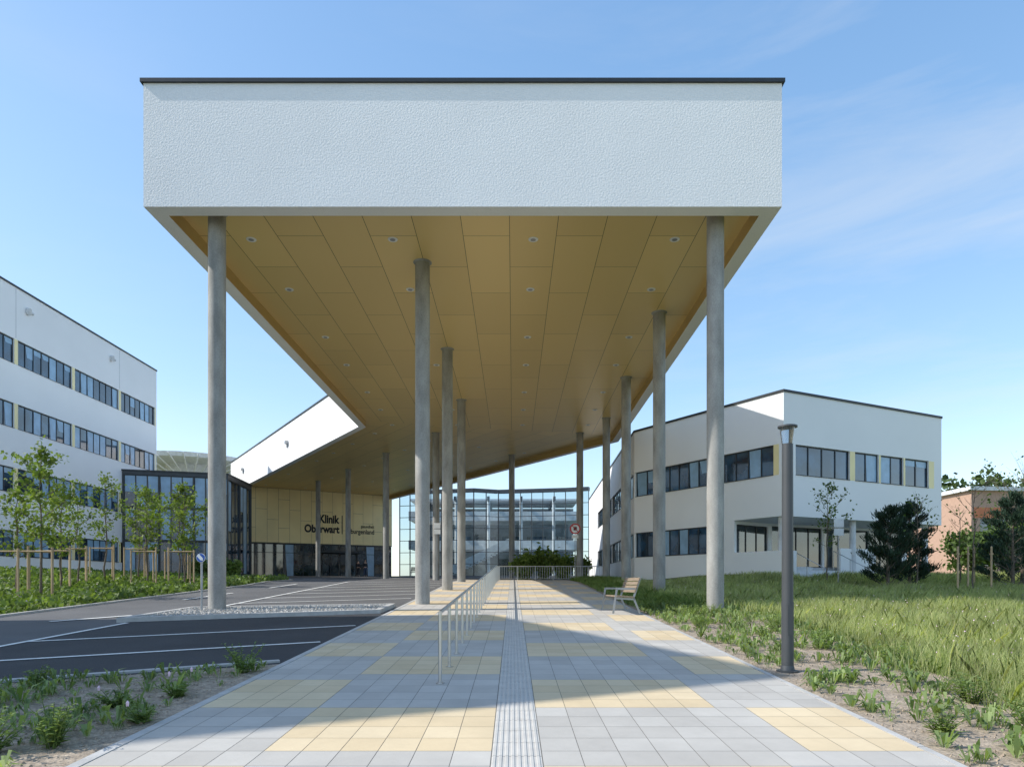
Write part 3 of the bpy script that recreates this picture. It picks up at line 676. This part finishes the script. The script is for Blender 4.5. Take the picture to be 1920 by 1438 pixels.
# ------------------------------------------------------------------ vegetation
def quads(C,s,aspect=1.6,up=0.0):
    C=np.asarray(C);n_=len(C)
    a=rng.normal(size=(n_,3));a[:,2]*=(1-up) ;a/=np.linalg.norm(a,axis=1,keepdims=True)+1e-9
    b=rng.normal(size=(n_,3));b-=a*(a*b).sum(1,keepdims=True);b/=np.linalg.norm(b,axis=1,keepdims=True)+1e-9
    ss=(s*rng.uniform(.6,1.4,size=(n_,1)))
    a=a*ss*aspect;b=b*ss*.5
    V=np.stack([C-a*.5,C+b,C+a*.5,C-b],axis=1)
    return V.reshape(-1,3)
def tree(x,y,h,cr,label,cat='tree',nleaf=2600,leaf=.11,clear=.35,mat='leaf',trunk_r=.05,group=None,nb=16,lean=0,tall=1.,spread=1.):
    z=gz(x,y)-.02;E=empty('broadleaf_tree',(x,y,z));finish(E,label,cat,group)
    mb=MB();pts=[Vector((x,y,z))]
    nseg=7
    for i in range(1,nseg+1):
        t=i/nseg;pts.append(Vector((x+random.uniform(-.06,.06)+lean*t,y+random.uniform(-.05,.05),z+h*.93*t)))
    for i in range(nseg): mb.cyl(pts[i],pts[i+1],trunk_r*(1-.85*i/nseg),trunk_r*(1-.85*(i+1)/nseg),n=8,cap=False)
    cl=[]
    for i in range(nb):
        t=clear+(1-clear)*(i+random.random()*.6)/nb
        p=Vector((x+lean*t,y,z+h*.93*min(t,.99)))
        a=i*2.4+random.random();rad=cr*(math.sin(math.pi*min(1,(t-clear)/(1-clear)*.85+.15))**.8)*random.uniform(.45,1.2)
        q=p+Vector((math.cos(a)*rad,math.sin(a)*rad,rad*random.uniform(.35,.9)*tall))
        mid=(p+q)/2+Vector((0,0,-.05*rad))
        mb.cyl(p,mid,trunk_r*.33,trunk_r*.22,n=5,cap=False);mb.cyl(mid,q,trunk_r*.22,trunk_r*.08,n=5,cap=False)
        for f in (.5,.75,1.0): cl.append((p.lerp(q,f),(.09+.1*rad)*spread))
        for _ in range(3):
            tw_=q+Vector((random.uniform(-.35,.35),random.uniform(-.35,.35),random.uniform(-.05,.4)))*cr*.75
            mb.cyl(mid,tw_,trunk_r*.12,trunk_r*.05,n=4,cap=False);cl.append((tw_,.12*spread));cl.append(((mid+tw_)/2,.1*spread))
    mb.make('trunk',[M['bark']],E,smooth=True)
    if nleaf:
        idx=rng.integers(0,len(cl),nleaf);C=np.array([c_[0] for c_ in cl])[idx];sg=np.array([c_[1] for c_ in cl])[idx][:,None]
        C=C+rng.normal(size=(nleaf,3))*sg*np.array([1,1,.8])
        C[:,2]=np.maximum(C[:,2],z+h*clear*.8)
        arrmesh('crown',quads(C,leaf),4,M[mat],E)
    return E
GT="young staked trees along the driveway"
for (x,y,h,cr,nl) in ((-16.8,24.3,5.7,1.05,1500),(-18.5,25.5,4.3,.8,700),(-18.9,28.5,4.6,.8,700),(-20.4,32,4.4,.7,550),(-20.6,34.5,5.7,.8,800),(-20.3,37,4.6,.7,450),(-17.7,33,5.0,1.0,1300),(-17.6,36,4.8,.8,800),(-15.7,32.6,5.1,.9,1200)):
    tree(x,y,h,cr,"young staked broadleaf tree with sparse fresh green leaves in shrub bed",nleaf=nl,group=GT,leaf=.09)
    z=gz(x,y);r=.6
    mb=MB();P=[(x-r,y-r*.5),(x+r,y-r*.5),(x,y+r)]
    for p in P: mb.cyl((*p,z-.1),(p[0],p[1],z+1.85+random.uniform(-.08,.08)),.04,n=8)
    for a,b in zip(P,P[1:]+P[:1]): mb.cyl((*a,z+1.72),(*b,z+1.72),.025,n=6)
    finish(mb.make('tree_support',[M['stake']],origin=(x,y,z)),"wooden stakes with crossbars supporting a young tree","tree stakes",GT+" stakes")
GR="sparse young trees in the meadow"
for (x,y,h,cr,nl) in ((14.3,31,4.9,.8,420),(19.6,30,3.9,.6,50),(21.2,27.5,5.8,1.3,80),(22.3,29,5.2,1.1,80),(16.6,28,4.3,.9,70),(24.2,33,5.2,1.6,300),(17.9,26.5,4.9,.9,60)):
    tree(x,y,h,cr,"thin young tree with few leaves standing in the meadow",nleaf=nl,group=GR,leaf=.08,mat='leafdark',trunk_r=.035,nb=18,tall=1.4)
for (x,y,h,cr) in ((41.5,58,3.8,2.2),(46,61,4.6,2.4),(38,57,3.2,2.0)):
    tree(x,y,h,cr,"leafy green broadleaf tree before the apartment building",nleaf=2800,leaf=.22,clear=.1,mat='leafdark',trunk_r=.12,group="trees before the apartment building",spread=2.2,nb=22)
for (x,y) in ((17.2,26.4),(18.5,26.4),(18.4,27.6),(20.6,27.2),(21.6,27.2),(20.0,29.6)):
    z=gz(x,y);mb=MB();mb.cyl((x,y,z-.1),(x,y,z+1.9),.035,n=8);mb.cyl((x,y,z+1.9),(x,y,z+1.93),.035,.02,n=8)
    mb.box(x-.045,x+.045,y-.045,y+.045,z+1.6,z+1.66)
    finish(mb.make('tree_stake',[M['stake']],origin=(x,y,z)),"single round wooden tree stake in the meadow","tree stake","meadow tree stakes")
def pine(x,y,h,w_,label,nt_=5200):
    z=gz(x,y)-.05;E=empty('pine_tree',(x,y,z));finish(E,label,"tree","dark pines in the meadow")
    mb=MB();mb.cyl((x,y,z),(x,y,z+h*.95),.08,.015,n=8);C=[];A=[]
    nb=30
    for i in range(nb):
        t=.04+.92*i/nb;a=i*2.4+random.random()*.8;rad=w_*(1-t)**.8*random.uniform(.5,1.3)+.1
        p=Vector((x,y,z+h*t));q=p+Vector((math.cos(a)*rad,math.sin(a)*rad,rad*random.uniform(.25,.75)+.12))
        mb.cyl(p,q,.022,.008,n=5,cap=False)
        m_=int(nt_/nb)
        for k in range(m_):
            f=.25+.75*random.random()**.6; c_=p.lerp(q,f);sg=.10
            C.append((c_.x+random.gauss(0,sg),c_.y+random.gauss(0,sg),c_.z+random.gauss(0,.06)+.04))
            A.append(((q-p).normalized()*.6+Vector((random.gauss(0,.45),random.gauss(0,.45),.7+random.gauss(0,.3)))).normalized())
    mb.make('trunk',[M['bark']],E)
    C=np.array(C);A=np.array([tuple(a) for a in A]);B_=np.cross(A,rng.normal(size=A.shape));B_/=np.linalg.norm(B_,axis=1,keepdims=True)
    ln=rng.uniform(.12,.26,size=(len(C),1))
    V=np.stack([C,C+A*ln*.5+B_*.02,C+A*ln,C+A*ln*.5-B_*.02],axis=1).reshape(-1,3)
    arrmesh('crown',V,4,M['pine'],E)
pine(15.6,28.4,3.5,1.25,"dense dark green pine with broad low branches",7000);pine(16.9,29.1,3.7,1.15,"dense dark green pine beside another pine",6500);pine(20.5,28,4.1,1.5,"tall dark green pine in the meadow",6500)
pine(22.0,29.5,3.6,1.2,"dark green pine at the meadow edge",5000)
def blades(n_,fx,hmin,hmax,wd,mat,name,label,leanf=.35):
    P=fx(n_);n_=len(P);Z=np.array([gz(a,b) for a,b in P]);B_=np.column_stack([P,Z])
    a=rng.uniform(0,2*np.pi,n_);h=rng.uniform(hmin,hmax,n_)*(.75+.5*np.abs(np.sin(P[:,0]*.9)*np.cos(P[:,1]*.7)))
    wv=wd*np.clip(P[:,1]/11.,.75,2.4)[:,None]
    side=np.column_stack([np.cos(a),np.sin(a),np.zeros(n_)])*wv
    ln=np.column_stack([rng.normal(0,leanf,n_)+.08,rng.normal(0,leanf,n_),np.ones(n_)])*h[:,None]
    mid=B_+ln*np.array([.35,.35,.6])
    V=np.stack([B_-side,B_+side,mid+side*.7,B_+ln,mid-side*.7],axis=1).reshape(-1,3)
    return finish(arrmesh(name,V,5,mat),label,"grass",kind="stuff")
def meadow(n_):
    Y=5+ (rng.random(n_*3)**1.6)*29;X=5.0+rng.random(n_*3)*24
    lim=np.interp(Y,[5,6.2,7.3,8.6,10,12,14,17,21,30,45],[5.5,5.1,5.4,5.8,5.7,6.2,6.4,6.8,6.0,4.9,4.4])+.25*np.sin(Y*5.7)+rng.normal(0,.16,len(Y))
    k=(X>lim)&(X<Y*.78+2.5)
    k&=~((X>8)&((Y-33.2)>-(X-13.36)*1.58-.0)&(Y>((X-13.36)*.49+32.2)))
    return np.column_stack([X[k],Y[k]])[:n_]
blades(130000,meadow,.2,.5,.0042,M['grass'],'meadow_grass',"tall flowering meadow grass with seed heads",.3)
blades(75000,meadow,.08,.26,.006,M['grassdark'],'meadow_undergrowth',"dense low green grass in the meadow",.7)
def strip(n_):
    Y=20+rng.random(n_)*25;X=np.where(rng.random(n_)<.5,3.7,4.0)+rng.random(n_)*3.2
    return np.column_stack([X,Y])
blades(30000,strip,.12,.35,.005,M['grassdark'],'verge_grass',"uneven green verge beside the shaded path",.5)
P=meadow(1800);Z=np.array([gz(a,b) for a,b in P])+rng.uniform(.25,.5,len(P))
finish(arrmesh('meadow_flowers',quads(np.column_stack([P,Z]),.02,1.2),4,M['flower']),"tiny pale wildflowers scattered in the meadow","flowers",kind="stuff")
def rosette(out,x,y,r,h,n_,droop=.3):
    z=gz(x,y)+.02
    for i in range(n_):
        a=random.random()*6.28;ln=r*random.uniform(.5,1.2);wd=ln*random.uniform(.11,.18);up=h*random.uniform(.4,1.3)
        d=Vector((math.cos(a),math.sin(a),0));s_=Vector((-d.y,d.x,0))
        b0=Vector((x,y,z))+d*.02;m1=b0+d*ln*.45+Vector((0,0,up));tp=b0+d*ln+Vector((0,0,up*(1-droop)*random.uniform(.4,1.3)))
        out+= [b0,m1+s_*wd+Vector((0,0,.02)),tp,m1-s_*wd+Vector((0,0,.02))]
def inpoly(x,y,poly):
    c=False;n_=len(poly)
    for i in range(n_):
        a,b=poly[i],poly[i-1]
        if (a[1]>y)!=(b[1]>y) and x<(b[0]-a[0])*(y-a[1])/(b[1]-a[1])+a[0]: c=not c
    return c
def nearlamp(x,y): return math.hypot(x-lx,y-ly)<.3 or (abs(x-lx*y/ly)<.3 and 8.3<y<ly)
outR=[]
for i in range(3000):
    y=4.2+random.random()**1.1*26;x=3.62+random.random()*3.6
    if not inpoly(x,y,bedR) or nearlamp(x,y): continue
    if math.sin(x*3.1+y*1.3)*math.cos(y*2.1-x)+random.random()*1.2<.55 and y<16: continue
    s_=random.uniform(.45,1.2);rosette(outR,x,y,.15*s_,.12*s_,random.randint(5,12),random.uniform(-.6,.6))
finish(arrmesh('bed_plants',[tuple(v_) for v_ in outR],4,M['bed']),"low broad-leaved perennials in the sandy bed","plants",kind="stuff")
outL=[]
for i in range(620):
    y=3.8+random.random()*6.4;x=-8.5+random.random()*4.9
    if not inpoly(x,y,bedL): continue
    if math.sin(x*3.1+y*1.3)*math.cos(y*2.1-x)+random.random()*1.2<.3: continue
    s_=random.uniform(.45,1.25);rosette(outL,x,y,.15*s_,.12*s_,random.randint(5,13),random.uniform(-.6,.6))
finish(arrmesh('bed_plants',[tuple(v_) for v_ in outL],4,M['bed']),"low broad-leaved perennials in the mulched bed","plants",kind="stuff")
def sprig(x,y,r,h,label,ns=16,fl=0,leaf=.075):
    z=gz(x,y)+.01;E=empty('perennial_plant',(x,y,z));finish(E,label,"plant","perennials in the beds")
    mb=MB();out=[]
    for i in range(ns):
        a=random.random()*6.28;rr=r*random.uniform(.2,1.1);hh=h*random.uniform(.45,1.1)
        p=Vector((x+math.cos(a)*r*.12,y+math.sin(a)*r*.12,z));q=Vector((x+math.cos(a)*rr,y+math.sin(a)*rr,z+hh));m_=p.lerp(q,.5)+Vector((0,0,hh*.12))
        mb.cyl(p,m_,.005,.004,n=4,cap=False);mb.cyl(m_,q,.004,.002,n=4,cap=False)
        nl=int(8+hh*28)
        for k in range(nl):
            f=.1+.9*k/nl;c_=p.lerp(m_,f*2) if f<.5 else m_.lerp(q,f*2-1)
            b=random.random()*6.28;ln=leaf*random.uniform(.7,1.4)*(1.15-.5*f);d=Vector((math.cos(b),math.sin(b),random.uniform(.1,.8))).normalized();s_=d.cross(Vector((0,0,1))).normalized()
            out+=[c_,c_+d*ln*.5+s_*ln*.19,c_+d*ln-Vector((0,0,ln*.2)),c_+d*ln*.5-s_*ln*.19]
        if i<fl:
            mb.cyl(q,q+Vector((0,0,.1)),.003,n=4);mb.cyl(q+Vector((0,0,.1)),q+Vector((0,0,.135)),.011,.016,n=7,mi=1);mb.cyl(q+Vector((0,0,.135)),q+Vector((0,0,.155)),.016,.004,n=7,mi=1)
    mb.make('stems',[M['shrub'],M['flower']],E)
    arrmesh('leaves',[tuple(v_) for v_ in out],4,M['bed'],E)
for (x,y,r,h,fl) in ((-4.35,5.65,.34,.40,0),(-3.95,5.85,.28,.42,0),(-3.65,6.7,.22,.2,1),(-4.3,7.4,.25,.2,1),(-3.9,7.9,.2,.18,2),(-5.2,6.6,.3,.28,0),(-6.0,7.6,.3,.28,1),(-3.75,9.5,.3,.42,0),(-5.9,8.5,.22,.26,0),(-5.4,5.9,.28,.28,0),
    (4.25,5.5,.25,.28,0),(3.95,6.3,.2,.2,0),(4.8,6.3,.3,.32,0),(5.1,7.6,.3,.34,0),(4.4,11.0,.25,.3,0),(4.9,13.2,.3,.34,0),(4.15,15.2,.3,.3,0),(5.7,10.2,.3,.38,0),(5.6,14.5,.34,.4,0),(4.6,17,.34,.4,0),(3.9,19.5,.34,.38,0),(5.4,12.0,.3,.34,0),(5.2,17.8,.34,.38,0),(4.9,5.3,.28,.28,0)):
    sprig(x,y,r,h,"scruffy leafy perennial clump growing in bare soil",ns=22,fl=fl)
def bushy(x,y,r,h,label,n_=900,mat='shrub',leaf=.07,name='leafy_shrub'):
    z=gz(x,y);E=empty(name,(x,y,z));finish(E,label,"shrub","leafy shrubs by the driveway")
    mb=MB();tips=[]
    for i in range(14):
        a=i*2.4;q=Vector((x+math.cos(a)*r*random.uniform(.3,.9),y+math.sin(a)*r*random.uniform(.3,.9),z+h*random.uniform(.5,1)))
        mb.cyl((x,y,z),q,.008,.004,n=4,cap=False);tips.append(q)
    mb.make('stems',[M['bark']],E)
    T_=np.array([tuple(t) for t in tips]);idx=rng.integers(0,len(T_),n_);f=rng.uniform(.35,1.05,(n_,1))
    C=np.array([x,y,z])*(1-f)+T_[idx]*f+rng.normal(size=(n_,3))*np.array([r,r,h])*.12
    C[:,2]=np.maximum(C[:,2],z+.02)
    arrmesh('foliage',quads(C,leaf,2.0),4,M[mat],E)
for (x,y,r,h) in ((.8,49.5,1.0,1.9),(2.2,49.8,1.0,2.2),(3.6,49.6,1.0,1.9),(4.9,49,.8,1.5)):
    bushy(x,y,r,h,"bright green upright shrub behind the steel railing",n_=1500,leaf=.14,mat='leaf')
for (x,y) in ((-24,55),(-22,52.3),(-20.6,50),(-23,50)):
    bushy(x,y,.9,1.3,"green shrub beside the driveway",n_=900,leaf=.14,mat='shrub')
n_=42000
X=-13.6-rng.random(n_)**1.2*20;Y=14+rng.random(n_)*34
k=(Y<52)&(X>-31)&(X< np.interp(Y,[14,34,45,55],[-13.5,-13.5,-14.8,-19.4]))
X,Y=X[k],Y[k];Z=np.array([gz(a,b) for a,b in zip(X,Y)])+rng.random(len(X))*(.18+.25*np.abs(np.sin(X*1.9)*np.cos(Y*1.3)))
finish(arrmesh('ground_cover',quads(np.column_stack([X,Y,Z]),.12,1.5),4,M['shrub']),"dense low green ground cover shrubs under the young trees","ground cover",kind="stuff")
C=np.column_stack([X,Y,Z+.06])[:1000]
finish(arrmesh('ground_cover_flowers',quads(C,.05,1.1),4,M['flower']),"pale pink blossoms scattered in the ground cover","flowers",kind="stuff")
cl=[]
for i in range(9000):
    if random.random()<.6: x,y=3.55+random.random()*3.3,3.8+random.random()**1.4*14;ok=inpoly(x,y,bedR)
    else: x,y=-8+random.random()*4.4,3.8+random.random()*6.5;ok=inpoly(x,y,bedL)
    if not ok: continue
    s_=random.uniform(.006,.024);z=gz(x,y)+.024
    pts=[(x+s_*math.cos(t),y+s_*math.sin(t),z-.002) for t in (random.random(),2.1,4.2)];top=(x,y,z+s_*.9)
    for q in ((0,1),(1,2),(2,0)): cl+=[pts[q[0]],pts[q[1]],top]
finish(arrmesh('soil_clods',cl,3,M['soil']),"small stones and clods on the bed soil","soil",kind="stuff")
bgp=[(47,70),(75,74),(75,86),(47,84)]
ww=[(1+i*4.3,4.3+i*4.3,R(a),R(a+1.5),3,.3) for i in range(6) for a in (1.8,5.2)]
gg=[(0.2,27,R(3.4),R(5.1)),(0.2,27,R(6.8),R(7.9))]
E=empty('apartment_building',(60,78,2.4));finish(E,"beige and brick-red apartment building beyond the meadow","building")
mb=MB()
for i in range(4):
    F=FR(bgp[i],bgp[(i+1)%4]);wn=ww if i==0 else []
    facade(mb,F,0,F.L,2.2,R(9.6),[x[:4] for x in wn],gg if i==0 else [])
    for x in wn: window(E,F,*x[:5])
mb.make('wall',[M['beige'],M['redpanel']],E);mb=MB();mb.prism(offset(bgp,.4),R(9.6)+.003,R(10));mb.make('roof',[M['lightgrey']],E)
def farwood(name,x0,x1,y,hh,n_,label):
    C=[]
    k=int((x1-x0)/3.5)
    for i in range(k):
        cx=x0+(x1-x0)*i/k+random.uniform(-1.5,1.5);cy=y+random.uniform(-6,6);h=hh*random.uniform(.72,1.1);r=random.uniform(2.6,4.2)
        m_=n_//k
        q=rng.normal(size=(m_,3));q/=np.linalg.norm(q,axis=1,keepdims=True);q*=rng.uniform(.6,1.08,(m_,1))
        C.append(q*np.array([r,r,h*.5])+np.array([cx,cy,2.5+h*.5]))
    finish(arrmesh(name,quads(np.concatenate(C),.75,1.2),4,M['wood_far']),label,"wood",kind="stuff")
farwood('distant_wood',66,150,118,20,26000,"distant band of mixed trees behind the buildings")
farwood('distant_wood',-150,-62,120,13,12000,"distant trees behind the hospital")
# ------------------------------------------------------------------ people
def person(x,y,head,top,legs,label,h=1.72):
    z=gz(x,y)+.012;s=h/1.75
    def build(name,pts,edges,rad,mat,parent=None,sub=1):
        me=bpy.data.meshes.new(name);me.from_pydata([(p[0]*s,p[1]*s,p[2]*s) for p in pts],edges,[]);me.materials.append(mat)
        o=link(bpy.data.objects.new(name,me));sk=o.modifiers.new('skin','SKIN');sk.use_smooth_shade=True
        for i,r in enumerate(rad): me.skin_vertices[0].data[i].radius=(r[0]*s,r[1]*s)
        me.skin_vertices[0].data[0].use_root=True
        o.modifiers.new('sub','SUBSURF').levels=sub;o.modifiers['sub'].render_levels=sub
        if parent:o.parent=parent
        return o
    body=build('person',[(0,0,.95),(0,0,1.2),(0,0,1.42),(0,-.01,1.52),(0,-.02,1.62),(0,-.02,1.70),
        (.18,0,1.40),(.23,.02,1.13),(.22,-.08,.90),(.22,-.12,.82),(-.18,0,1.40),(-.23,.02,1.13),(-.22,-.08,.90),(-.22,-.12,.82),
        (.09,0,.88),(.10,-.02,.48),(.11,.06,.09),(.12,-.08,.04),(-.09,0,.88),(-.10,.02,.48),(-.11,.02,.09),(-.12,-.12,.04)],
        [(0,1),(1,2),(2,3),(3,4),(4,5),(2,6),(6,7),(7,8),(8,9),(2,10),(10,11),(11,12),(12,13),(0,14),(14,15),(15,16),(16,17),(0,18),(18,19),(19,20),(20,21)],
        [(.14,.10),(.13,.09),(.12,.09),(.05,.05),(.085,.095),(.07,.08),(.06,.06),(.042,.042),(.03,.03),(.035,.02),(.06,.06),(.042,.042),(.03,.03),(.035,.02),(.09,.09),(.055,.06),(.04,.04),(.045,.03),(.09,.09),(.055,.06),(.04,.04),(.045,.03)],M['skin'])
    body.location=(x,y,z);body.rotation_euler=(0,0,head);finish(body,label,"person")
    build('shirt',[(0,0,.92),(0,0,1.2),(0,0,1.42),(.18,0,1.40),(.23,.02,1.13),(.222,-.07,.93),(-.18,0,1.40),(-.23,.02,1.13),(-.222,-.07,.93)],[(0,1),(1,2),(2,3),(3,4),(4,5),(2,6),(6,7),(7,8)],
        [(.175,.13),(.155,.12),(.14,.11),(.08,.08),(.06,.06),(.048,.048),(.08,.08),(.06,.06),(.048,.048)],top,body)
    build('trousers',[(0,0,.96),(.09,0,.87),(.10,-.02,.48),(.11,.06,.10),(-.09,0,.87),(-.10,.02,.48),(-.11,.02,.10)],[(0,1),(1,2),(2,3),(0,4),(4,5),(5,6)],
        [(.16,.12),(.11,.11),(.075,.08),(.062,.062),(.11,.11),(.075,.08),(.062,.062)],legs,body)
    build('hair',[(0,.03,1.60),(0,.02,1.70),(0,-.01,1.745)],[(0,1),(1,2)],[(.085,.06),(.09,.085),(.06,.07)],M['hair'],body)
person(-16.6,73.2,2.8,M['darkcloth'],M['darkcloth'],"person in dark clothes standing before the entrance doors")
person(-16.0,73.9,.6,M['darkcloth'],M['bluecloth'],"person in dark jacket and jeans walking to the doors",1.8)
for o in bpy.data.objects:
    if "o" in o: del o["o"]
